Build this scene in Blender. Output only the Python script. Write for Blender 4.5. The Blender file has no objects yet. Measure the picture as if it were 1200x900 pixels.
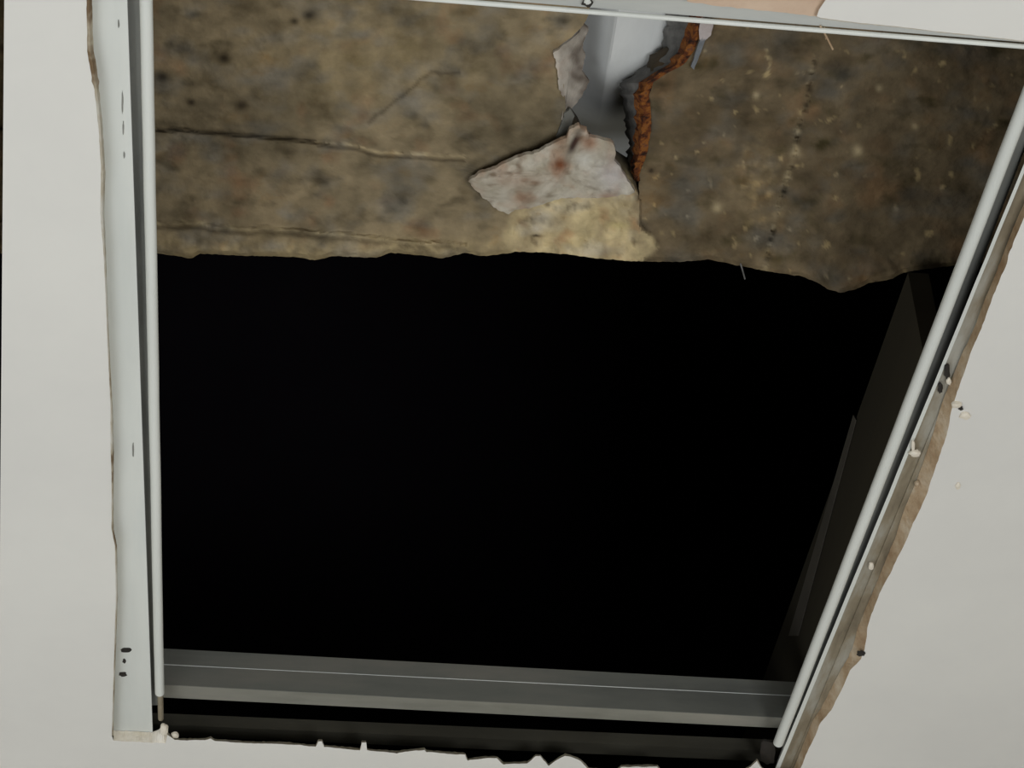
import bpy, bmesh, math, random
from mathutils import Vector, Matrix, noise
random.seed(7)
scene = bpy.context.scene
COL = scene.collection

# ------------------------------------------------------------------ camera
F = 2550.0                                   # focal length in pixels (1200 wide)
d1 = Vector((-387, -2235, -F)).normalized()  # world +Y (away), seen from the camera
d2 = Vector((26400, -1650, -F)); d2 = (d2 - d1 * d2.dot(d1)).normalized()   # world +X
d3 = d2.cross(d1)                            # world up
R = Matrix((d2, d1, d3))                     # camera -> world
CAM = Vector((0, 0, 1.5))
H = 2.70                                     # underside of the ceiling
BT = 0.0125                                  # plasterboard thickness
cam_data = bpy.data.cameras.new('camera')
cam_data.sensor_width = 36
cam_data.lens = F * 36 / 1200
cam_data.clip_start = 0.02
cam = bpy.data.objects.new('camera', cam_data)
cam.matrix_world = Matrix.Translation(CAM) @ R.to_4x4()
COL.objects.link(cam)
scene.camera = cam

def ray(px, py):
    return (R @ Vector((px - 600, 450 - py, -F))).normalized()
def atz(px, py, z):
    d = ray(px, py); return CAM + d * ((z - CAM.z) / d.z)
def aty(px, py, y):
    d = ray(px, py); return CAM + d * ((y - CAM.y) / d.y)
def atx(px, py, x):
    d = ray(px, py); return CAM + d * ((x - CAM.x) / d.x)

# ------------------------------------------------------------------ world, lights, exposure
w = bpy.data.worlds.new('world'); scene.world = w; w.use_nodes = True
w.node_tree.nodes['Background'].inputs[0].default_value = (0.9, 0.95, 1, 1)
w.node_tree.nodes['Background'].inputs[1].default_value = 0.05
def area(name, loc, target, sx, sy, power, col):
    l = bpy.data.lights.new(name, 'AREA'); l.shape = 'RECTANGLE'; l.size = sx; l.size_y = sy
    l.energy = power; l.color = col
    o = bpy.data.objects.new(name, l); COL.objects.link(o); o.location = loc
    o.rotation_euler = (Vector(target) - Vector(loc)).to_track_quat('-Z', 'Y').to_euler()
    return o
area('room_key_light', (0.75, -0.3, 0.6), (0.0, 1.3, H), 0.9, 0.8, 14.2, (0.975, 0.99, 1.0))  # added soft key lamp standing in for unseen room light
area('room_fill', (-0.9, 1.15, 0.7), (-0.2, 1.9, H), 1.2, 1.2, 7.6, (0.93, 0.97, 1.0))
scene.view_settings.view_transform = 'Standard'
scene.view_settings.look = 'None'
scene.view_settings.gamma = 1
scene.view_settings.exposure = 1.0

# ------------------------------------------------------------------ materials
def lin(r, g, b):
    f = lambda c: ((c / 255) / 12.92 if c <= 10 else (((c / 255) + .055) / 1.055) ** 2.4)
    return (f(r), f(g), f(b), 1)
def material(name, stops, scale=20, rough=.8, metal=0, detail=6, bump=0.2, bscale=60, stretch=None, vcol=False, bdist=.002, spec=.3):
    m = bpy.data.materials.new(name); m.use_nodes = True
    nt = m.node_tree; N = nt.nodes; L = nt.links
    b = N['Principled BSDF']; b.inputs['Roughness'].default_value = rough; b.inputs['Metallic'].default_value = metal
    b.inputs['Specular IOR Level'].default_value = spec
    tc = N.new('ShaderNodeTexCoord'); mp = N.new('ShaderNodeMapping'); L.new(tc.outputs['Object'], mp.inputs[0])
    if stretch: mp.inputs['Scale'].default_value = stretch
    n = N.new('ShaderNodeTexNoise'); n.inputs['Scale'].default_value = scale; n.inputs['Detail'].default_value = detail
    n.inputs['Roughness'].default_value = .6
    L.new(mp.outputs[0], n.inputs['Vector'])
    cr = N.new('ShaderNodeValToRGB'); e = cr.color_ramp.elements
    for i, (p, c) in enumerate(stops):
        if i < 2: e[i].position = p; e[i].color = c
        else:
            q = e.new(p); q.color = c
    L.new(n.outputs['Fac'], cr.inputs[0])
    out = cr.outputs[0]
    if vcol:
        a = N.new('ShaderNodeAttribute'); a.attribute_name = 'tone'
        mx = N.new('ShaderNodeMix'); mx.data_type = 'RGBA'; mx.blend_type = 'MULTIPLY'; mx.inputs[0].default_value = 1
        L.new(a.outputs['Color'], mx.inputs[6]); L.new(out, mx.inputs[7]); out = mx.outputs[2]
    L.new(out, b.inputs['Base Color'])
    n2 = N.new('ShaderNodeTexNoise'); n2.inputs['Scale'].default_value = bscale; n2.inputs['Detail'].default_value = 5
    L.new(mp.outputs[0], n2.inputs['Vector'])
    bp = N.new('ShaderNodeBump'); bp.inputs['Strength'].default_value = bump; bp.inputs['Distance'].default_value = bdist
    L.new(n2.outputs['Fac'], bp.inputs['Height']); L.new(bp.outputs[0], b.inputs['Normal'])
    return m
WHT = (1, 1, 1, 1)
M = {}
M['paint'] = material('ceiling_paint', [(.35, lin(221, 220, 216)), (.65, lin(229, 228, 223))], 3, .75, bump=.12, bscale=35, bdist=.001)
M['wall'] = material('wall_paint', [(.3, lin(215, 210, 200)), (.7, lin(222, 218, 208))], 3, .8)
M['floor'] = material('floor_vinyl', [(.3, lin(120, 110, 98)), (.7, lin(140, 130, 115))], 4, .5)
M['gypsum'] = material('gypsum_edge', [(.3, lin(222, 212, 192)), (.55, lin(235, 228, 214)), (.75, lin(240, 237, 228))], 45, .9, bump=.5, bscale=220)
M['tan'] = material('stained_gypsum', [(.3, lin(150, 122, 92)), (.5, lin(182, 160, 132)), (.7, lin(204, 192, 172))], 32, .9, bump=.6, bscale=220)
M['paper'] = material('brown_paper', [(.3, lin(196, 170, 148)), (.7, lin(212, 190, 168))], 24, .9, bump=.3, bscale=150)
M['bead'] = material('dirty_filler', [(.38, lin(118, 98, 74)), (.48, lin(178, 168, 148)), (.62, lin(205, 202, 192))], 16, .9, bump=.5, bscale=150, detail=4)
M['steel'] = material('painted_steel', [(.3, lin(206, 210, 206)), (.6, lin(224, 227, 222)), (.75, lin(210, 216, 214))], 14, .45, .0, bump=.12, bscale=90, stretch=(1, .12, 1), bdist=.001, spec=.5)
M['galv'] = material('galvanised_steel', [(.3, lin(120, 122, 119)), (.5, lin(150, 152, 148)), (.7, lin(172, 172, 166))], 22, .4, .45, bump=.15, bscale=90, stretch=(1, .2, 1), bdist=.001, spec=.5)
M['railgrey'] = material('rail_steel', [(.3, lin(174, 177, 174)), (.5, lin(192, 194, 190)), (.7, lin(182, 184, 182))], 18, .45, .1, bump=.15, bscale=90, stretch=(.2, 1, 1), bdist=.001)
M['dirtysteel'] = material('dirty_steel', [(.3, lin(84, 74, 60)), (.5, lin(146, 136, 116)), (.66, lin(178, 177, 168))], 30, .5, .2, bump=.3, bscale=120, stretch=(1, .25, 1), spec=.5)
M['channel'] = material('channel_steel', [(.3, lin(106, 108, 104)), (.5, lin(124, 126, 120)), (.7, lin(140, 138, 130))], 20, .5, .25, bump=.15, bscale=80, stretch=(.2, 1, 1), bdist=.001, spec=.5)
M['channeledge'] = material('bright_steel_edge', [(.3, lin(190, 196, 194)), (.7, lin(225, 228, 224))], 30, .35, .1, bump=.1, stretch=(.2, 1, 1))  # brighter steel colour for the channel's thin ridge
M['darkchannel'] = material('shaded_channel', [(.3, lin(66, 64, 56)), (.7, lin(86, 84, 74))], 20, .7, .2, bump=.2, stretch=(.2, 1, 1))  # shade on the second channel is put into this dark colour
M['dark'] = material('dark_metal', [(.3, lin(34, 32, 30)), (.7, lin(52, 48, 44))], 40, .7)
M['void'] = material('unlit_void', [(.3, lin(34, 31, 36)), (.7, lin(40, 36, 42))], 3, 1, spec=0)  # darkness of the unlit cavity put into the base colour
M['timber'] = material('old_timber', [(.3, lin(56, 53, 46)), (.7, lin(68, 64, 54))], 6, .9, stretch=(1, .1, 1), spec=0)
M['strap'] = material('dull_strap', [(.3, lin(78, 74, 68)), (.7, lin(92, 88, 80))], 10, .8, spec=.1)
M['concrete'] = material('old_concrete', [(.28, (.62, .59, .54, 1)), (.45, (.85, .83, .79, 1)), (.6, (1, .97, .92, 1)), (.75, (1.0, .86, .70, 1))], 28, .95, bump=.55, bscale=130, vcol=True, bdist=.003, spec=.1)
M['plaster'] = material('torn_plaster', [(.3, (.78, .75, .72, 1)), (.55, WHT), (.75, (.93, .84, .80, 1))], 40, .9, bump=.5, bscale=160, vcol=True, spec=.15)
M['rust'] = material('rusted_steel', [(.36, lin(44, 26, 18)), (.47, lin(104, 56, 26)), (.56, lin(142, 88, 36)), (.66, lin(104, 66, 50))], 110, .9, bump=.9, bscale=220)
M['greywall'] = material('shadow_grey', [(.3, lin(80, 80, 78)), (.7, lin(135, 133, 130))], 40, .9, bump=.6, bscale=140)  # grey shadow on the hole's side put into the colour
M['beam'] = material('white_painted_steel', [(.3, lin(205, 207, 205)), (.5, lin(222, 224, 222)), (.7, lin(212, 214, 212))], 14, .55, .0, bump=.15, bscale=60, stretch=(1, .3, 1))

# ------------------------------------------------------------------ helpers
def finish(name, me, mat, parent=None, smooth=True):
    me.materials.append(mat)
    if smooth:
        for p in me.polygons: p.use_smooth = True
        me.set_sharp_from_angle(angle=math.radians(38))
    o = bpy.data.objects.new(name, me); COL.objects.link(o)
    if parent is not None:
        o.parent = parent
        o.matrix_parent_inverse = Matrix.Translation(-parent.location)
    return o
def mesh(name, verts, faces, mat, parent=None, smooth=True, cols=None):
    me = bpy.data.meshes.new(name)
    me.from_pydata([tuple(v) for v in verts], [], faces)
    if cols:
        a = me.color_attributes.new('tone', 'FLOAT_COLOR', 'POINT')
        for i, c in enumerate(cols): a.data[i].color = (c[0], c[1], c[2], 1)
    me.validate(); me.update()
    bm = bmesh.new(); bm.from_mesh(me); bmesh.ops.recalc_face_normals(bm, faces=bm.faces); bm.to_mesh(me); bm.free()
    return finish(name, me, mat, parent, smooth)
def thing(name, label, cat, loc, group=None):
    o = bpy.data.objects.new(name, None); COL.objects.link(o); o.location = loc
    o.empty_display_size = .05
    o['label'] = label; o['category'] = cat
    if group: o['group'] = group
    return o
def tag(o, label, cat, group=None):
    o['label'] = label; o['category'] = cat
    if group: o['group'] = group
    return o
def structure(o): o['kind'] = 'structure'; return o
def interp(tab, x):
    if x <= tab[0][0]: return tab[0][1]
    for (a, b), (c, d) in zip(tab, tab[1:]):
        if x <= c: return b + (d - b) * (x - a) / (c - a)
    return tab[-1][1]
def fbm(x, y, z=0, s=1.0, o=4):
    v = 0; a = 1; t = 0
    for i in range(o):
        v += a * noise.noise(Vector((x * s, y * s, z + i * 7.3))); t += a; s *= 2.1; a *= .55
    return v / t
def sheet(name, curves, mat, parent, t=0.0012, smooth=True):
    """curves: list of polylines (same length) swept into a bent sheet with thickness t (upwards/backwards)."""
    n = len(curves[0]); verts = [p for c in curves for p in c]
    faces = []
    for i in range(len(curves) - 1):
        for j in range(n - 1):
            a = i * n + j; faces.append((a, a + 1, a + n + 1, a + n))
    me = bpy.data.meshes.new(name); me.from_pydata([tuple(v) for v in verts], [], faces); me.update()
    bm = bmesh.new(); bm.from_mesh(me); bmesh.ops.recalc_face_normals(bm, faces=bm.faces)
    if sum(f.normal.z for f in bm.faces) > 0: bmesh.ops.reverse_faces(bm, faces=bm.faces)
    bmesh.ops.solidify(bm, geom=list(bm.faces), thickness=t)
    bmesh.ops.recalc_face_normals(bm, faces=bm.faces)
    bm.to_mesh(me); bm.free()
    return finish(name, me, mat, parent, smooth)
def line3(a, b, n, e0=0, e1=0, jit=0, seed=0, axis=Vector((1, 0, 0))):
    out = []
    for i in range(n + 1):
        t = -e0 + (1 + e0 + e1) * i / n
        p = a.lerp(b, t)
        if jit: p = p + axis * (jit * fbm(t * 9, seed, 0, 1.5, 3))
        out.append(p)
    return out
def tube(name, pts, r, mat, parent, sx=1.0, segs=14, axis=None):
    """solid bar of elliptical section along pts"""
    d = (pts[-1] - pts[0]).normalized(); up = Vector((0, 0, 1)); side = d.cross(up).normalized(); up = side.cross(d)
    verts = []; faces = []
    for p in pts:
        for k in range(segs):
            a = 2 * math.pi * k / segs
            verts.append(p + side * (math.cos(a) * r * sx) + up * (math.sin(a) * r))
    for i in range(len(pts) - 1):
        for k in range(segs):
            a = i * segs + k; b = i * segs + (k + 1) % segs
            faces.append((a, b, b + segs, a + segs))
    faces.append(tuple(range(segs))); faces.append(tuple((len(pts) - 1) * segs + k for k in range(segs)))
    return mesh(name, verts, faces, mat, parent)
def box(name, lo, hi, mat, parent=None):
    v = [(x, y, z) for z in (lo[2], hi[2]) for y in (lo[1], hi[1]) for x in (lo[0], hi[0])]
    return mesh(name, v, [(0, 1, 3, 2), (4, 5, 7, 6), (0, 1, 5, 4), (2, 3, 7, 6), (0, 2, 6, 4), (1, 3, 7, 5)], mat, parent, smooth=False)
def resample(poly, step, closed=True):
    out = []; n = len(poly)
    for i in range(n if closed else n - 1):
        a = poly[i]; b = poly[(i + 1) % n]
        L = math.hypot(b[0] - a[0], b[1] - a[1]); k = max(1, int(round(L / step)))
        for j in range(k): out.append((a[0] + (b[0] - a[0]) * j / k, a[1] + (b[1] - a[1]) * j / k))
    if not closed: out.append(poly[-1])
    return out
def patch(name, poly, zf, mat, parent, colf=None, rings=12, step=3, jit=1.0, t=.003, centre=None, seed=0):
    """torn flake: star-shaped outline (photo pixels) laid on the surface z = zf(px,py)"""
    pl = resample(poly, step)
    c = centre or (sum(p[0] for p in poly) / len(poly), sum(p[1] for p in poly) / len(poly))
    pl = [(x + jit * fbm(x, y, seed, .15, 3) * 2, y + jit * fbm(x, y, seed + 5, .15, 3) * 2) for x, y in pl]
    n = len(pl); verts = []; cols = []; faces = []
    def add(x, y, dz=0):
        verts.append(atz(x, y, zf(x, y) + dz)); cols.append(colf(x, y) if colf else (1, 1, 1))
    add(*c)
    for r in range(1, rings + 1):
        k = r / rings
        for x, y in pl: add(c[0] + (x - c[0]) * k, c[1] + (y - c[1]) * k)
    for j in range(n): faces.append((0, 1 + j, 1 + (j + 1) % n))
    for r in range(rings - 1):
        for j in range(n):
            a = 1 + r * n + j; b = 1 + r * n + (j + 1) % n
            faces.append((a, b, b + n, a + n))
    m0 = len(verts); base = 1 + (rings - 1) * n
    for x, y in pl:                                        # rim going up = thickness
        p = atz(x, y, zf(x, y)); verts.append(p + Vector((0, 0, t))); cols.append(colf(x, y) if colf else (1, 1, 1))
    for j in range(n):
        a = base + j; b = base + (j + 1) % n; faces.append((a, b, m0 + (j + 1) % n, m0 + j))
    faces.append(tuple(m0 + j for j in range(n)))
    return mesh(name, verts, faces, mat, parent, cols=cols)

# ------------------------------------------------------------------ the room below
RX0, RX1, RY0, RY1 = -1.9, 1.9, -1.6, 3.0
structure(box('floor', (RX0 - .1, RY0 - .1, -.1), (RX1 + .1, RY1 + .1, 0), M['floor']))
structure(box('wall_left', (RX0 - .1, RY0 - .1, 0), (RX0, RY1 + .1, H + BT), M['wall']))
structure(box('wall_right', (RX1, RY0 - .1, 0), (RX1 + .1, RY1 + .1, H + BT), M['wall']))
structure(box('wall_front', (RX0, RY0 - .1, 0), (RX1, RY0, H + BT), M['wall']))
structure(box('wall_back', (RX0, RY1, 0), (RX1, RY1 + .1, H + BT), M['wall']))
# added shell keeping light out of the cavity, its blackness painted in for shade
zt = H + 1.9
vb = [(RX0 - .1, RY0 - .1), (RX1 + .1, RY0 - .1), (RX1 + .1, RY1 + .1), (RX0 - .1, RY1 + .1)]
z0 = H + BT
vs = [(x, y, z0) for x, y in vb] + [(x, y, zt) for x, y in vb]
structure(mesh('void_shell', vs, [(0, 1, 5, 4), (1, 2, 6, 5), (2, 3, 7, 6), (3, 0, 4, 7), (4, 5, 6, 7)], M['void'], smooth=False))

# ------------------------------------------------------------------ ceiling board with the cut-out
left_edge = [(98, -140), (103, -40), (104, 20), (105, 60), (108, 76), (113, 110), (117, 150), (120, 200), (119, 250), (122, 300), (126, 400), (130, 480), (131, 560), (131, 620), (135, 640), (136, 700), (133, 790), (131, 862)]
far_jag = [(133, 856), (160, 857), (178, 858), (186, 855), (190, 851), (196, 858), (205, 865), (240, 865), (247, 863), (252, 866), (300, 869), (330, 869), (362, 872), (370, 872), (373, 866), (377, 866), (380, 873), (416, 876), (422, 877), (424, 868), (429, 868), (430, 877), (465, 880), (487, 877), (497, 876), (500, 879), (545, 882), (548, 889), (566, 886), (582, 886), (590, 893), (618, 892), (628, 884), (633, 884), (643, 895), (655, 887), (662, 883), (668, 884), (680, 889), (690, 899), (722, 902), (728, 896), (770, 896), (775, 902), (830, 904), (870, 902), (880, 896), (887, 889), (893, 899), (905, 905)]
right_out = [(932, 912), (940, 895), (955, 862), (963, 846), (974, 832), (986, 808), (997, 785), (1009, 772), (1014, 762), (1016, 735), (1029, 700), (1052, 653), (1064, 630), (1077, 600), (1090, 568), (1101, 535), (1110, 505), (1116, 478), (1125, 450), (1137, 415), (1150, 385), (1163, 350), (1176, 318), (1188, 285), (1200, 255), (1212, 228), (1230, 180), (1258, 110), (1275, 68)]
top_edge = [(1240, 53), (1200, 49), (1150, 43), (1100, 38), (1060, 33), (1010, 28), (985, 25), (962, 22), (957, 20), (960, 12), (968, 0), (985, -30), (990, -60), (960, -95), (800, -110), (520, -135), (250, -145)]
def jitter(pl, a, s, seed):
    return [(x + a * fbm(x, y, seed, s, 3), y + a * fbm(x, y, seed + 9, s, 3)) for x, y in pl]
loop_top = []   # contour of the upper face of the board;  second entry: lower face (photo pixels)
pairs = []
for p in resample(left_edge, 8, False): pairs.append((p, p))
for p in resample(far_jag, 3, False):
    base = 866 + (p[0] - 133) * .047
    pairs.append((p, (p[0], (max(p[1] + 4, base + 2.0 * fbm(p[0], 0, 3, .05, 3) + 2) if p[0] < 196 else p[1] + 2.5 + 1.5 * fbm(p[0], 0, 3, .05, 3)))))
for p in resample(right_out, 5, False):
    wdt = interp([(200, 6), (400, 8), (500, 15), (600, 18), (650, 12), (700, 8), (735, 10), (765, 16), (785, 11), (832, 12), (862, 9), (912, 6)], p[1])
    pairs.append(((p[0] - wdt, p[1] - 2), (p[0] + 3 * fbm(p[0], p[1], 1, .05, 4), p[1])))
for p in resample(top_edge, 6, False): pairs.append((p, (p[0], p[1] - 1)))
n = len(pairs)
up = [atz(a[0] + .8 * fbm(a[0], a[1], 2, .3, 2), a[1] + 1.2 * fbm(a[0], a[1], 8, .3, 2), H + BT) for a, b in pairs]
dn = [atz(b[0] + .6 * fbm(b[0], b[1], 4, .2, 2), b[1] + .8 * fbm(b[0], b[1], 6, .2, 2), H) for a, b in pairs]
# far left joint between two boards
J0 = atz(5, 0, H); J1 = atz(0.5, 560, H); jd = (J1 - J0).normalized()
def jx(y): return J0.x + jd.x / jd.y * (y - J0.y)
bm = bmesh.new()
def ringverts(pts): return [bm.verts.new(p) for p in pts]
outer = [(jx(RY0), RY0), (RX1, RY0), (RX1, RY1), (jx(RY1), RY1)]
vd = ringverts(dn); vu = ringverts(up)
od = ringverts([Vector((x, y, H)) for x, y in outer]); ou = ringverts([Vector((x, y, H + BT)) for x, y in outer])
def loopedges(vs): return [bm.edges.new((vs[i], vs[(i + 1) % len(vs)])) for i in range(len(vs))]
for inner, out_ in ((vd, od), (vu, ou)):
    bmesh.ops.triangle_fill(bm, edges=loopedges(inner) + loopedges(out_), use_beauty=True)
for i in range(n):
    j = (i + 1) % n
    f = bm.faces.new((vd[i], vd[j], vu[j], vu[i])); f.material_index = 1
    xm = (pairs[i][0][0]); 
    if pairs[i][0][0] > 915 and pairs[i][0][1] > 60: f.material_index = 2
for i in range(4): bm.faces.new((od[i], od[(i + 1) % 4], ou[(i + 1) % 4], ou[i]))
bmesh.ops.recalc_face_normals(bm, faces=bm.faces)
me = bpy.data.meshes.new('ceiling'); bm.to_mesh(me); bm.free()
for m_ in (M['paint'], M['gypsum'], M['tan']): me.materials.append(m_)
ceiling = bpy.data.objects.new('ceiling', me); COL.objects.link(ceiling); structure(ceiling)
G = .02
b2 = [(RX0, RY0), (jx(RY0) - G, RY0), (jx(RY1) - G, RY1), (RX0, RY1)]
mesh('ceiling_board', [(x, y, z) for z in (H, H + BT) for x, y in b2], [(0, 1, 2, 3), (4, 5, 6, 7), (0, 1, 5, 4), (1, 2, 6, 5), (2, 3, 7, 6), (3, 0, 4, 7)], M['paint'], ceiling, False)
# stained filler along the left cut
bead_pts = resample(left_edge, 5, False)
verts = []; faces = []
for i, (x, y) in enumerate(bead_pts):
    wd = interp([(-140, 3.5), (60, 3.5), (75, 4.2), (120, 2.6), (260, 2.4), (300, 1.2), (420, 1.0), (470, 1.2), (520, 2), (560, 1.2), (640, 1.2), (862, .8)], y) * (1 + .5 * fbm(x, y, 3, .1, 2))
    cx = x + 1.0
    verts += [atz(cx - wd, y, H - .0002), atz(cx, y, H - .0014), atz(cx + wd, y, H + .003), atz(cx, y, H + .008)]
for i in range(len(bead_pts) - 1):
    for k in range(4):
        a = i * 4 + k; b = i * 4 + (k + 1) % 4; faces.append((a, b, b + 4, a + 4))
mesh('filler_bead', verts, faces, M['bead'], ceiling)
# brown paper left where the face of the board was torn off, above the near rail
patch('torn_paper', [(812, -40), (1000, -45), (985, 24), (955, 19), (900, 13), (840, 7), (805, 2)], lambda x, y: H + .005, M['paper'], ceiling, rings=4, step=6, jit=1, t=.003)
# crumbs, chips and nail holes on the board by the right-hand cut
def chip(cx, cy, rx, ry, z, mat, parent, name='plaster_chip', seed=0, hgt=.0025):
    poly = []
    for k in range(16):
        a = 2 * math.pi * k / 16; q = 1 + .45 * noise.noise(Vector((math.cos(a) * 2 + seed * 3.1, math.sin(a) * 2, seed)))
        poly.append((cx + rx * q * math.cos(a), cy + ry * q * math.sin(a)))
    return patch(name, poly, lambda x, y: z - hgt * max(0, 1 - ((x - cx) / rx) ** 2 * .6 - ((y - cy) / ry) ** 2 * .6), mat, parent, rings=3, step=3, jit=.3, t=hgt * .6)
chip(1121, 475, 6, 3, H - .0006, M['gypsum'], ceiling, seed=1, hgt=.004)
chip(1131, 488, 6, 4, H - .0006, M['gypsum'], ceiling, seed=2, hgt=.003)
chip(1126, 479, 2.6, 2.2, H - .001, M['dark'], ceiling, 'nail_hole', 3, .0015)
chip(1009, 766, 4.5, 3.2, H - .0005, M['dark'], ceiling, 'nail_hole', 4, .0012)
chip(1123, 570, 3, 4, H - .0004, M['gypsum'], ceiling, seed=5, hgt=.0015)
chip(192, 856, 5, 6, H + .004, M['gypsum'], ceiling, seed=6, hgt=.004)
chip(205, 862, 4, 3, H + .004, M['gypsum'], ceiling, seed=7, hgt=.003)

# ------------------------------------------------------------------ rails along the opening
ZR = H + BT + .0005
def sweep_rail(pix, n, e0, e1, jit=0, seed=0):
    """pix: list of ((px,py),(px,py),z0,z1) fold lines"""
    return [line3(atz(*a, z), atz(*b, z), n, e0, e1, jit, seed + i * .0) for i, (a, b, z) in enumerate(pix)]
# left rail
lr = thing('metal_rail', 'long white painted steel rail down the left side of the ceiling opening', 'rail', atz(165, 400, ZR), 'steel rails framing the opening')
cv = sweep_rail([((84, 0), (112, 850), ZR), ((149, 0), (178.5, 850), ZR), ((149.5, 0), (179, 850), ZR + .004)], 40, .35, .015)
cv = [c for c in cv]
sheet('flange', cv, M['steel'], lr)
cv = sweep_rail([((148, 0), (175, 850), ZR + .010), ((157, 0), (181, 850), ZR + .010), ((172, 0), (189, 850), ZR + .005)], 20, .35, -.04)
sheet('web', cv, M['galv'], lr)
a0, a1 = atz(171.3, 0, ZR - .002), atz(187, 812, ZR - .002)
tube('lip', line3(a0, a1, 24, .35, 0, .0004, 3), .0046, M['steel'], lr, sx=1.02)
def lip_sx(o): pass
a2 = atz(188, 830, ZR + .001)
tube('lip_end', [atz(187.5, 811, ZR), atz(188, 820, ZR + .001), atz(188.5, 842, ZR + .004)], .003, M['dirtysteel'], lr)
for (x, y, rx, ry, s) in ((147.5, 762, 6.2, 2.6, 1), (145.5, 775, 2, 2.6, 2), (144, 790.5, 4.6, 2.6, 3)):
    chip(x, y, rx, ry, ZR - .0003, M['dark'], lr, 'screw_hole', s, .0008)
for (x, y, rx, ry, s) in ((143.5, 120, .9, 13, 4), (144.5, 150, .9, 8, 5), (145.5, 182, 1, 4, 6), (156, 527, 1, 8, 7), (139, 28, 1, 5, 8)):
    chip(x, y, rx, ry, ZR - .0002, M['galv'], lr, 'scratch', s, .0005)
# right rail
rr = thing('metal_rail', 'slanting dirt-stained steel rail with a rounded lip along the right side of the opening', 'rail', atz(1060, 500, ZR), 'steel rails framing the opening')
a0, a1 = atz(1132, 300, ZR - .002), atz(910, 876, ZR - .002)
tube('lip', line3(a0, a1, 30, .5, -.012, .0004, 5), .0054, M['steel'], rr, sx=1.0)
cv = sweep_rail([((1132, 300), (909, 900), ZR + .004), ((1150, 300), (918, 900), ZR + .010), ((1153, 300), (922, 900), ZR + .022)], 20, .5, .05)
sheet('web', cv, M['galv'], rr)
cv = sweep_rail([((1155.5, 300), (909, 900), ZR + .0045), ((1155.5, 300), (909, 900), ZR - .001), ((1160, 300), (914, 900), ZR - .001)], 40, .5, .05, .0006, 4)
sheet('flange_ridge', cv, M['steel'], rr)
cv = sweep_rail([((1159, 300), (913, 900), ZR + .0003), ((1176, 300), (926, 900), ZR + .0015), ((1176.5, 300), (927, 900), ZR), ((1225, 300), (975, 900), ZR)], 40, .5, .05)
sheet('flange', cv, M['dirtysteel'], rr)
chip(1110, 436, 3.5, 9, ZR - .002, M['dark'], rr, 'tar_spot', 3, .002)
chip(1102, 455, 2.6, 6, ZR - .002, M['dark'], rr, 'tar_spot', 4, .002)
chip(1112, 447, 3, 4, ZR - .004, M['gypsum'], rr, 'plaster_crumb', 9, .002)
chip(1073, 532, 6.5, 3.6, ZR - .004, M['gypsum'], rr, 'plaster_crumb', 5, .003)
chip(1070, 523, 2.2, 6, ZR - .004, M['gypsum'], rr, 'plaster_crumb', 6, .002)
chip(1075, 568, 3, 3, ZR - .004, M['tan'], rr, 'plaster_crumb', 7, .003)
chip(1088, 550, 4, 4, ZR - .003, M['rust'], rr, 'rust_spot', 8, .002)
chip(1021, 664, 3, 4, ZR - .003, M['gypsum'], rr, 'plaster_crumb', 10, .002)
chip(899, 882, 9, 14, ZR + .004, M['dark'], rr, 'dark_corner', 11, .004)  # dark patch filling the corner where the lip ends
# near rail, across the top of the opening
tr = thing('metal_rail', 'grey steel rail crossing the near edge of the opening beneath the brown torn paper', 'rail', atz(860, 15, ZR), 'steel rails framing the opening')
cv = sweep_rail([((400, -48), (1200, 12), ZR), ((400, -24), (1200, 36), ZR), ((400, -22), (1200, 44), ZR + .0005), ((400, -14.5), (1200, 49.5), ZR + .001)], 40, .2, .1)
sheet('flange', cv, M['railgrey'], tr)
a0, a1 = atz(400, -9.5, ZR - .001), atz(1200, 54.5, ZR - .001)
tube('lip', line3(a0, a1, 30, .2, .06, .0), .0019, M['steel'], tr)
chip(688.5, 3, 6.3, 5.5, ZR - .0014, M['dark'], tr, 'washer', 2, .001)
chip(688.5, 2, 4, 3.4, ZR - .004, M['steel'], tr, 'screw', 3, .0025)

# ------------------------------------------------------------------ cross channels at the far end of the opening
def channel(name, label, la, lb, zc, mats, px0, px1):
    """la/lb: image heights at left / right of [top, ridge, fold, bottom]; zc height of the underside"""
    def L(i, px): return la[i] + (lb[i] - la[i]) * (px - px0) / (px1 - px0)
    ends = []
    for px in (px0 - 60, px1 + 60):
        fold = atz(px, L(2, px), zc); y0 = fold.y
        ends.append([aty(px, L(0, px), y0), aty(px, L(1, px), y0), fold, atz(px, L(3, px), zc)])
    c = [line3(ends[0][i], ends[1][i], 30) for i in range(4)]
    back = [p + Vector((0, .02, 0)) for p in c[0]]
    lip = [p + Vector((0, 0, .008)) for p in c[3]]
    t = thing(name, label, 'channel', (c[2][0] + c[2][-1]) / 2, 'steel channels across the far end')
    sheet('web', [back, c[0], c[2]], mats[0], t)
    sheet('flange', [c[2], c[3], lip], mats[1], t)
    if mats[2]:
        tube('ridge', [p + Vector((0, -.0006, 0)) for p in line3(ends[0][1], ends[1][1], 20)], .0008, mats[2], t)
    return t
M['channel_low'] = material('channel_flange_steel', [(.3, lin(138, 138, 128)), (.5, lin(156, 155, 145)), (.7, lin(168, 164, 154))], 22, .5, .2, bump=.2, bscale=80, stretch=(.3, 1, 1), bdist=.001)
channel('cross_channel', 'grey galvanised channel with a thin bright ridge across the far end of the opening', (762, 779.5, 803, 817.5), (800, 815, 841, 853), ZR + .03, (M['channel'], M['channel_low'], M['channeledge']), 195, 910)
channel('cross_channel', 'channel with shade painted into its dark colour, between the grey channel and the jagged board edge', (838, 845, 850, 862), (868, 874, 880, 892), ZR + .03, (M['darkchannel'], M['darkchannel'], None), 195, 890)

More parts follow.
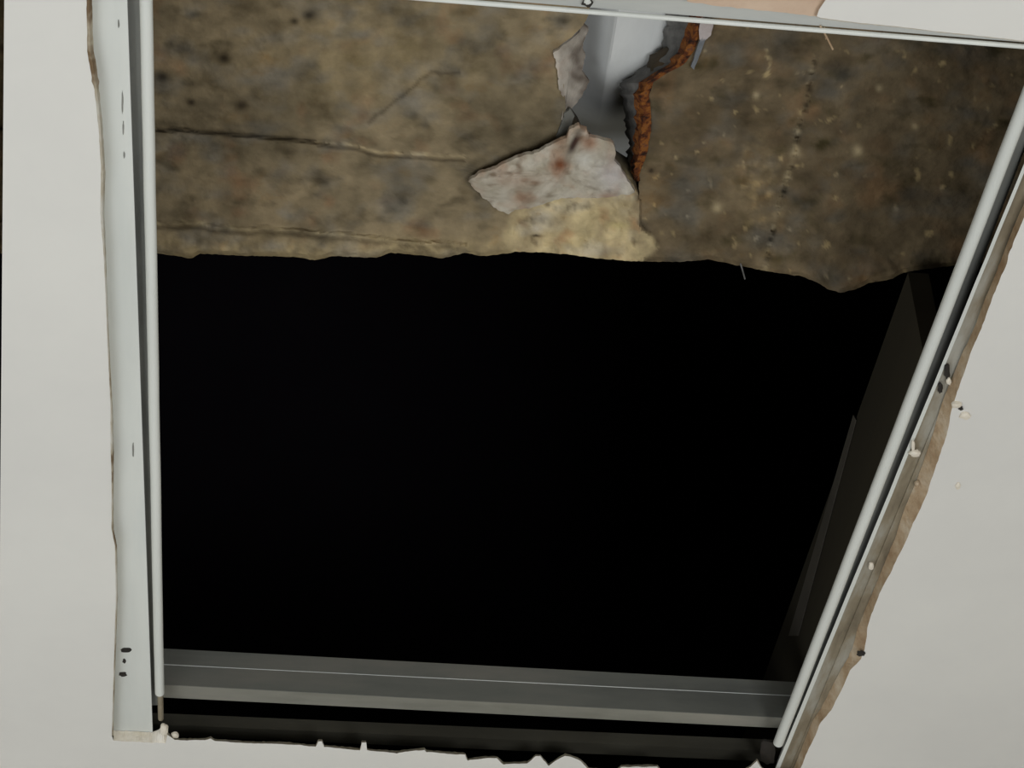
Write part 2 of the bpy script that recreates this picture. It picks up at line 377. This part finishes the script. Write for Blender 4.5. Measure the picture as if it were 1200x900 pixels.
# ------------------------------------------------------------------ concrete soffit above
ZS = H + .25
EDGE = [(-400, 298), (183, 297), (200, 299), (225, 303), (235, 297), (270, 299), (300, 300), (345, 301), (370, 305), (390, 300), (440, 302), (460, 296), (500, 300), (518, 303), (545, 296), (562, 300), (580, 299), (605, 295), (640, 296), (665, 298), (700, 303), (740, 306), (800, 307), (830, 304), (850, 308), (900, 318), (940, 324), (958, 331), (970, 339), (985, 343), (1000, 340), (1020, 331), (1030, 330), (1045, 327), (1060, 319), (1110, 312), (1200, 305), (1600, 300)]
LB = [(-500, 690), (15, 691), (30, 684), (45, 670), (56, 655), (62, 653), (80, 657), (100, 660), (120, 662), (140, 664), (165, 672), (200, 700), (215, 742), (230, 749), (700, 749)]
RB = [(-500, 826), (30, 823), (60, 812), (75, 801), (86, 780), (96, 764), (110, 760), (150, 762), (180, 757), (205, 748), (230, 749), (700, 749)]
def gauss(d, s): return math.exp(-(d / s) ** 2)
CR1 = [(150, 149), (183, 151), (240, 155), (300, 159), (350, 164), (400, 168), (440, 177), (470, 180), (540, 183), (600, 184)]
CR2 = [(150, 262), (230, 262), (270, 268), (330, 270), (400, 276), (470, 283), (540, 288)]
SEAM = [(60, 957), (100, 948), (125, 946), (150, 935), (180, 932), (210, 923), (240, 913), (280, 904), (310, 898)]
def yel(x, y):
    b = mix(C(196, 178, 140), C(222, 204, 158), .5 + 2.4 * fbm(x, y, 3, .03, 3))
    b = mix(b, C(190, 150, 108), 2.4 * fbm(x, y, 9, .04, 3) - .3)
    b = mix(b, C(110, 92, 66), 2.6 * fbm(x, y, 13, .06, 3) - .55)
    b = mix(b, C(225, 208, 150), gauss(math.hypot((x - 724) / 3, y - 264), 4))
    b = mix(b, C(214, 202, 180), gauss(math.hypot((x - 628) / 1.2, y - 268), 6)); b = mix(b, C(60, 50, 38), gauss(math.hypot((x - 628) / 3, y - 276), 2))
    return b
def yelmask(x, y):
    l = interp([(205, 735), (215, 640), (235, 605), (250, 592), (275, 586), (300, 590)], y); r = interp([(205, 740), (235, 746), (262, 750), (275, 766), (290, 775), (305, 760)], y)
    w = 5 * fbm(x, y, 77, .08, 3)
    return max(0, min(1, (x - l + w) / 14)) * max(0, min(1, (r - x + w) / 6)) * max(0, min(1, (y - 206) / 8))
def relief(px, py):
    e = interp(EDGE, px)
    h = .0035 * fbm(px, py, 0, .012, 4) + .0016 * fbm(px, py, 4, .06, 3)
    if px < interp([(-500, 740), (30, 750), (205, 745), (240, 750), (700, 750)], py):
        c = interp(CR1, px) + 3 * fbm(px, 0, 15, .03, 3); h += .0030 * gauss(py - c, 2.2) * (1 if px < 420 else 0) - (.0018 * gauss(py - c, 1.8) if 385 < px < 540 and abs(px - 477) > 5 else 0)
        h -= .003 * (1 if py > c else 0) * min(1, max(0, (py - c) / 8))
        c = interp(CR2, px) + 5 * fbm(px, 0, 16, .03, 3); h -= (.004 * gauss(py - c, 3)) if px < 545 else 0
    else:
        s = interp(SEAM, py)
        k = fbm(0, py, 7, .1, 3)
        if py > 60: h += (.003 * (k > .1) - .003 * (k < -.1)) * gauss(px - s, 3.2)
        if px > 1045 and py > 250: h += .0
    d = e - py
    if d < 45: h += -.006 * (1 - d / 45) * (.6 + 1.2 * max(0, fbm(px, py, 11, .05, 4) + .2))
    if d < 5: h += .008 * (1 - d / 5)
    m = yelmask(px, py)
    if m: h = h * (1 - m) + m * (-.006 * max(0, 1 - (e - py) / 45) + .0035 * fbm(px, py, 0, .012, 4)) + m * (-.004 + .010 * fbm(px, py, 2, .045, 4))
    return ZS + h
def mix(a, b, t):
    t = max(0, min(1, t)); return tuple(x + (y - x) * t for x, y in zip(a, b))
def C(r, g, b): return lin(r, g, b)[:3]
def tone(px, py):
    e = interp(EDGE, px); d = e - py
    f1 = fbm(px, py, 20, .010, 4); f2 = fbm(px, py * 1.6, 30, .028, 4); f3 = fbm(px, py, 40, .09, 3)
    if px < interp([(-500, 740), (30, 750), (205, 745), (240, 750), (700, 750)], py):
        base = mix(C(132, 120, 96), C(162, 146, 116), .5 + 1.6 * f1)
        base = mix(base, C(96, 86, 66), 2.2 * f2 - .15)
        base = mix(base, C(150, 118, 88), 2.5 * fbm(px, py, 50, .02, 3) - .35)
        base = mix(base, C(170, 152, 112), .8 * gauss(px - 430, 120) * gauss(py - 70, 55) * (.6 + f2))
        base = mix(base, C(92, 84, 66), .55 * gauss(px - 620, 70) * gauss(py - 150, 60))
        c = interp(CR1, px) + 3 * fbm(px, 0, 15, .03, 3)
        if px < 430: base = mix(base, C(58, 48, 34), .8 * gauss(py - c, 2.2))
        if 370 < px < 545: base = mix(base, C(196, 178, 140), (.8 + 1.2 * f3) * gauss(py - c + 0, 1.9) * (1 if abs(px - 477) > 5 else .2)); base = mix(base, C(60, 48, 34), .6 * gauss(py - c - 5, 2))
        c = interp(CR2, px) + 5 * fbm(px, 0, 16, .03, 3)
        if px < 545:
            base = mix(base, C(205, 188, 145), .6 * gauss(py - c + 1, 3.0) * (.55 + 2 * f3)); base = mix(base, C(70, 58, 42), .6 * gauss(py - c - 5, 2.5))
        t = max(0, min(1, (px - 430) / 75)); lc = 145 - 60 * t                       # diagonal crack
        if 430 < px < 540: base = mix(base, C(84, 70, 50), .6 * gauss(py - lc + 6 * f3, 3))
        for sx, sy, r in ((262, 68, 6), (224, 120, 4), (362, 18, 7), (283, 124, 8), (190, 90, 8), (345, 25, 4)):
            base = mix(base, C(48, 40, 30), .9 * gauss(math.hypot((px - sx) / 1.3, py - sy), r))
        base = mix(base, C(186, 168, 128), max(0, 1 - d / (30 + 14 * f2)) * (.85 + 1.5 * f3))  # pale fracture band, with the lip's highlight painted into it
    else:
        base = mix(C(112, 98, 76), C(132, 117, 92), .5 + 1.6 * f1)
        base = mix(base, C(140, 114, 84), 2.4 * fbm(px, py, 60, .02, 3) - .2)
        base = mix(base, C(80, 72, 46), 2.4 * f2 - .25)
        sp = fbm(px, py, 70, .075, 2)
        base = mix(base, C(178, 158, 116), (sp - .36) * 7)
        base = mix(base, C(188, 165, 120), .55 * gauss(px - 890, 26) * gauss(py - 225, 60) * (.3 + 2.4 * max(0, f3)))
        s = interp(SEAM, py); k = fbm(0, py, 7, .1, 3)
        if py > 70:
            base = mix(base, C(206, 190, 150), (.65 if k > .12 else .12) * gauss(px - s + 1, 3.0)); base = mix(base, C(36, 30, 22), (.6 if k < -.2 else 0) * gauss(px - s, 3.0))
        for sx, sy, r, c in ((945, 124, 5, 0), (919, 224, 4.5, 0), (903, 281, 4.5, 0), (932, 178, 7, 1), (840, 243, 7, 1), (1005, 177, 8, 1), (1030, 103, 5, 1), (886, 112, 5, 1), (1072, 148, 4, 1), (923, 208, 5, 1), (763, 200, 4, 0)):
            base = mix(base, C(30, 26, 20) if c == 0 else C(205, 188, 150), .85 * gauss(math.hypot(px - sx, py - sy), r * .8))
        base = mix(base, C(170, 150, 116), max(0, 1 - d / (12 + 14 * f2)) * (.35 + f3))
    m = yelmask(px, py)
    if m: base = mix(base, yel(px, py), m)
    g = .86 + .08 * max(0, min(1, (775 - px) / 60)) + .55 * fbm(px, py * 1.3, 90, .035, 4); base = mix(base, tuple(sum(base) / 3 * q for q in (1.07, 1.0, .84)), min(.8, max(0, 2.0 * fbm(px, py * 1.5, 130, .018, 3))))
    return tuple(max(.01, c * g) for c in mix(base, tuple(sum(base) / 3 * q for q in (1.08, 1.0, .86)), .1))
def slab(side):
    verts = []; cols = []; faces = []
    X0, X1 = (-250, None) if side == 'L' else (None, 1500)
    nr = 150; nc = 230 if side == 'L' else 200
    def tab(v):
        return -420 + 260 * (v / .12) if v < .12 else -160 + 0 * v
    vs_ = [i / nr for i in range(nr + 1)]
    for v in vs_:
        for c in range(nc + 1):
            u = c / nc
            # rows: coarse outside the frame, fine inside
            def row(e): return -380 + (v / .08) * 340 if v < .08 else -40 + (e + 40) * (v - .08) / .92
            py = row(305)
            if side == 'L':
                b = interp(LB, py) + 2.0 * fbm(0, py, 3, .12, 3); px = -250 + (183 + 250) * (u / .12) if u < .12 else 183 + (b - 183) * (u - .12) / .88
            else:
                b = interp(RB, py) + (1.6 * fbm(0, py, 5, .12, 3) if py < 225 else 2.0 * fbm(0, py, 3, .12, 3)); px = b + (1200 - b) * (u / .88) if u < .88 else 1200 + 300 * (u - .88) / .12
            e = interp(EDGE, px) + 1.8 * fbm(px, 0, 2, .12, 3)
            py = row(e)
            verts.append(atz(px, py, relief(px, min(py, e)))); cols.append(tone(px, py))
    W = nc + 1
    for i in range(nr):
        for j in range(nc): a = i * W + j; faces.append((a, a + 1, a + W + 1, a + W))
    ring = [j for j in range(W)] + [i * W + nc for i in range(1, nr + 1)] + [nr * W + j for j in range(nc - 1, -1, -1)] + [i * W for i in range(nr - 1, 0, -1)]
    m0 = len(verts)
    for r in ring:
        p = verts[r]; verts.append(p + Vector((0, .012 * fbm(p.x, p.y, 0, 30, 3), .035))); cols.append(C(74, 70, 64))
    k = len(ring)
    for i in range(k): faces.append((ring[i], ring[(i + 1) % k], m0 + (i + 1) % k, m0 + i))
    faces.append(tuple(m0 + i for i in range(k)))
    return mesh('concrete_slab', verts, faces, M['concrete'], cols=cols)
sl = slab('L'); tag(sl, 'mottled brown concrete slab left of the hole, with a pale crumbling edge, its highlight painted in, and horizontal cracks', 'slab')
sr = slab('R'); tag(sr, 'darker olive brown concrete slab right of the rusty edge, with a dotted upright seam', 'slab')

# rusty, broken side of the hole in the slab
def curve_off(dx, dz, y0, y1, jit, seed):
    out = []
    for i in range(81):
        py = y0 + (y1 - y0) * i / 80
        d = dx(py) if callable(dx) else dx
        px = interp(RB, py) + d + jit * fbm(py, seed, 0, .14, 3)
        out.append(atz(px, py, ZS + dz + .002 * fbm(py, px, seed, .2, 3)))
    return out
rw = lambda y: -interp([(-60, 14), (30, 17), (70, 17), (95, 14), (120, 17), (160, 17), (190, 15), (212, 5)], y)
gw = lambda y: -interp([(-60, 40), (30, 42), (60, 36), (72, 42), (90, 34), (110, 34), (160, 26), (190, 20), (212, 7)], y)
sheet('rusted_edge', [curve_off(1.5, -.001, -60, 212, 2, 3), curve_off(lambda y: rw(y) * .5, -.004, -60, 212, 7, 5), curve_off(rw, .006, -60, 212, 8, 7)], M['rust'], sr, t=.004)
sheet('broken_side', [curve_off(rw, .008, -60, 208, 4, 7), curve_off(lambda y: (rw(y) + gw(y)) / 2, .02, -60, 208, 6, 9), curve_off(gw, .045, -60, 208, 9, 11)], M['greywall'], sr, t=.004)
patch('white_flake', [(822, 22), (832, 24), (836, 30), (833, 42), (826, 48), (821, 62), (813, 82), (810, 78), (815, 62), (820, 47), (819, 35)], lambda x, y: ZS - .006, M['plaster'], sr, colf=lambda x, y: C(190, 180, 178) if y < 46 else C(120, 124, 128), rings=5, step=2, jit=.5, t=.002, centre=(824, 42))
# pale torn edge on the left side of the hole
patch('torn_edge', [(683, 28), (677, 40), (668, 48), (655, 57), (649, 62), (652, 78), (654, 92), (655, 104), (660, 112), (662, 126), (658, 140), (662, 146), (670, 128), (684, 110), (690, 96), (682, 84), (686, 66), (682, 52), (690, 34)],
      lambda x, y: ZS - .004 + .0008 * max(0, x - 655), M['plaster'], sl, colf=lambda x, y: mix(C(200, 192, 180), C(130, 120, 110), 1.4 * fbm(x, y, 3, .06, 2) + .15 + (x - 664) / 40), rings=8, step=2.5, jit=1.6, t=.003, centre=(668, 86))
patch('torn_edge', [(662, 132), (668, 128), (674, 136), (668, 150), (664, 164), (655, 172), (650, 165), (656, 150)], lambda x, y: ZS - .002, M['plaster'], sl, colf=lambda x, y: C(118, 118, 112), rings=5, step=2.5, jit=1.5, t=.003)
# rough yellow plaster below the hole
def flapc(x, y):  # mottled plaster; crease and fold shading painted as light and dark patches
    b = mix(C(182, 174, 156), C(200, 193, 178), .5 + 2 * fbm(x, y, 3, .04, 3))
    b = mix(b, C(172, 146, 124), 3.0 * fbm(x, y, 9, .03, 3))
    b = mix(b, C(138, 124, 106), 3.0 * fbm(x, y * 1.6, 19, .06, 3) - .3)
    b = mix(b, C(206, 204, 204), .7 * gauss(math.hypot(x - 718, y - 205), 20))
    b = mix(b, C(122, 70, 40), .95 * gauss(math.hypot((x - 657) / 1.3, y - 193), 7)); b = mix(b, C(62, 46, 42), 1.3 * gauss(math.hypot(x - 673 + (y - 168) * .45, (y - 168) / 2.6), 4.6))
    b = mix(b, C(170, 122, 92), .75 * gauss(math.hypot(x - 690, y - 168), 10)); b = mix(b, C(150, 110, 84), .4 * gauss(math.hypot((x - 610) / 3, y - 212), 9))
    b = mix(b, C(214, 214, 206), .7 * gauss(math.hypot((x - 686) / 1.6, y - 186), 9))
    return b
flap = patch('plaster_flap', [(549, 213), (558, 205), (580, 197), (608, 184), (632, 178), (650, 167), (664, 162), (667, 152), (678, 147), (687, 152), (690, 160), (708, 165), (717, 166), (722, 176), (720, 188), (728, 198), (736, 212), (744, 226), (735, 228), (700, 232), (660, 232), (640, 238), (622, 244), (604, 246), (596, 251), (584, 246), (566, 232), (557, 222)],
      lambda x, y: ZS - .016 + .010 * fbm(x, y, 6, .035, 4) - .00010 * (x - 549) * .3 - .006 * gauss(math.hypot((x - 684), y - 158), 10) + .008 * max(0, min(1, (y - 212) / 30)) + .004 * abs(fbm(x, y, 61, .05, 2)),
      M['plaster'], None, colf=flapc, rings=26, step=3, jit=1.4, t=.004, centre=(655, 205))
tag(flap, 'pale torn plaster flap with a rusty notch hanging under the hole in the concrete', 'plaster flap')
# fibres
def fibre(pts, r, mat, parent, name='loose_fibre'): return tube(name, [atz(x, y, z) for x, y, z in pts], r, mat, parent, segs=6)
fibre([(961, 30, ZR), (968, 42, ZR - .001), (976, 58, ZR - .003)], .0007, M['tan'], tr)
fibre([(966, 32, ZR), (968, 46, ZR)], .0005, M['tan'], tr)
fibre([(867, 306, ZS), (870, 316, ZS - .003), (873, 327, ZS - .006)], .0008, M['greywall'], sr)

# ------------------------------------------------------------------ folded white steel beam seen through the hole
ZB = ZS + .035
def bc(pts, z): return [atz(interp([(a[1], a[0]) for a in pts], y), y, z + .30 * max(0, (y - 60) / 150) ** 2) for y in range(-260, 300, 12)]
beam = thing('steel_beam', 'white painted folded steel beam visible through the hole in the concrete', 'beam', atz(730, 80, ZB))
sheet('lower_flange', [bc([(800, -260), (820, 0), (800, 300)], ZB + .03), bc([(760, -260), (765, 0), (740, 300)], ZB + .006), bc([(735, -260), (727, 0), (706, 130), (690, 300)], ZB), bc([(734, -260), (724, 0), (703, 130), (687, 300)], ZB + .002)], M['beam'], beam, t=.003)
sheet('web', [bc([(734, -260), (724, 0), (703, 130), (687, 300)], ZB + .002), bc([(690, -260), (690, 0), (672, 130), (660, 300)], ZB + .033), bc([(650, -260), (640, 0), (620, 300)], ZB + .055)], M['beam'], beam, t=.003)

# ------------------------------------------------------------------ dim board beside the cavity on the right
xw = atz(1130, 300, ZR + .03).x + .03
P0 = atx(1062, 325, xw); P1 = atx(893, 800, xw)
sb = thing('side_board', 'dark timber board standing on edge behind the right-hand rail', 'board', Vector((xw, (P0.y + P1.y) / 2, ZR + .03)))
q0 = P0.lerp(P1, -.01); q1 = P0.lerp(P1, 1.2)
v = []
for q in (q0, q1):
    v += [Vector((xw, q.y, ZR + .024)), Vector((xw, q.y, q.z)), Vector((xw + .02, q.y, q.z)), Vector((xw + .02, q.y, ZR + .024))]
mesh('plank', v, [(0, 1, 2, 3), (4, 5, 6, 7), (0, 1, 5, 4), (1, 2, 6, 5), (2, 3, 7, 6), (3, 0, 4, 7)], M['timber'], sb, False)
s0 = [atx(1001, 486, xw - .001), atx(1004, 492, xw - .001)]; s1 = [atx(925, 745, xw - .001), atx(936, 745, xw - .001)]
sheet('metal_strap', [line3(s0[0], s1[0], 10), line3(s0[1], s1[1], 10)], M['strap'], sb, t=.001)
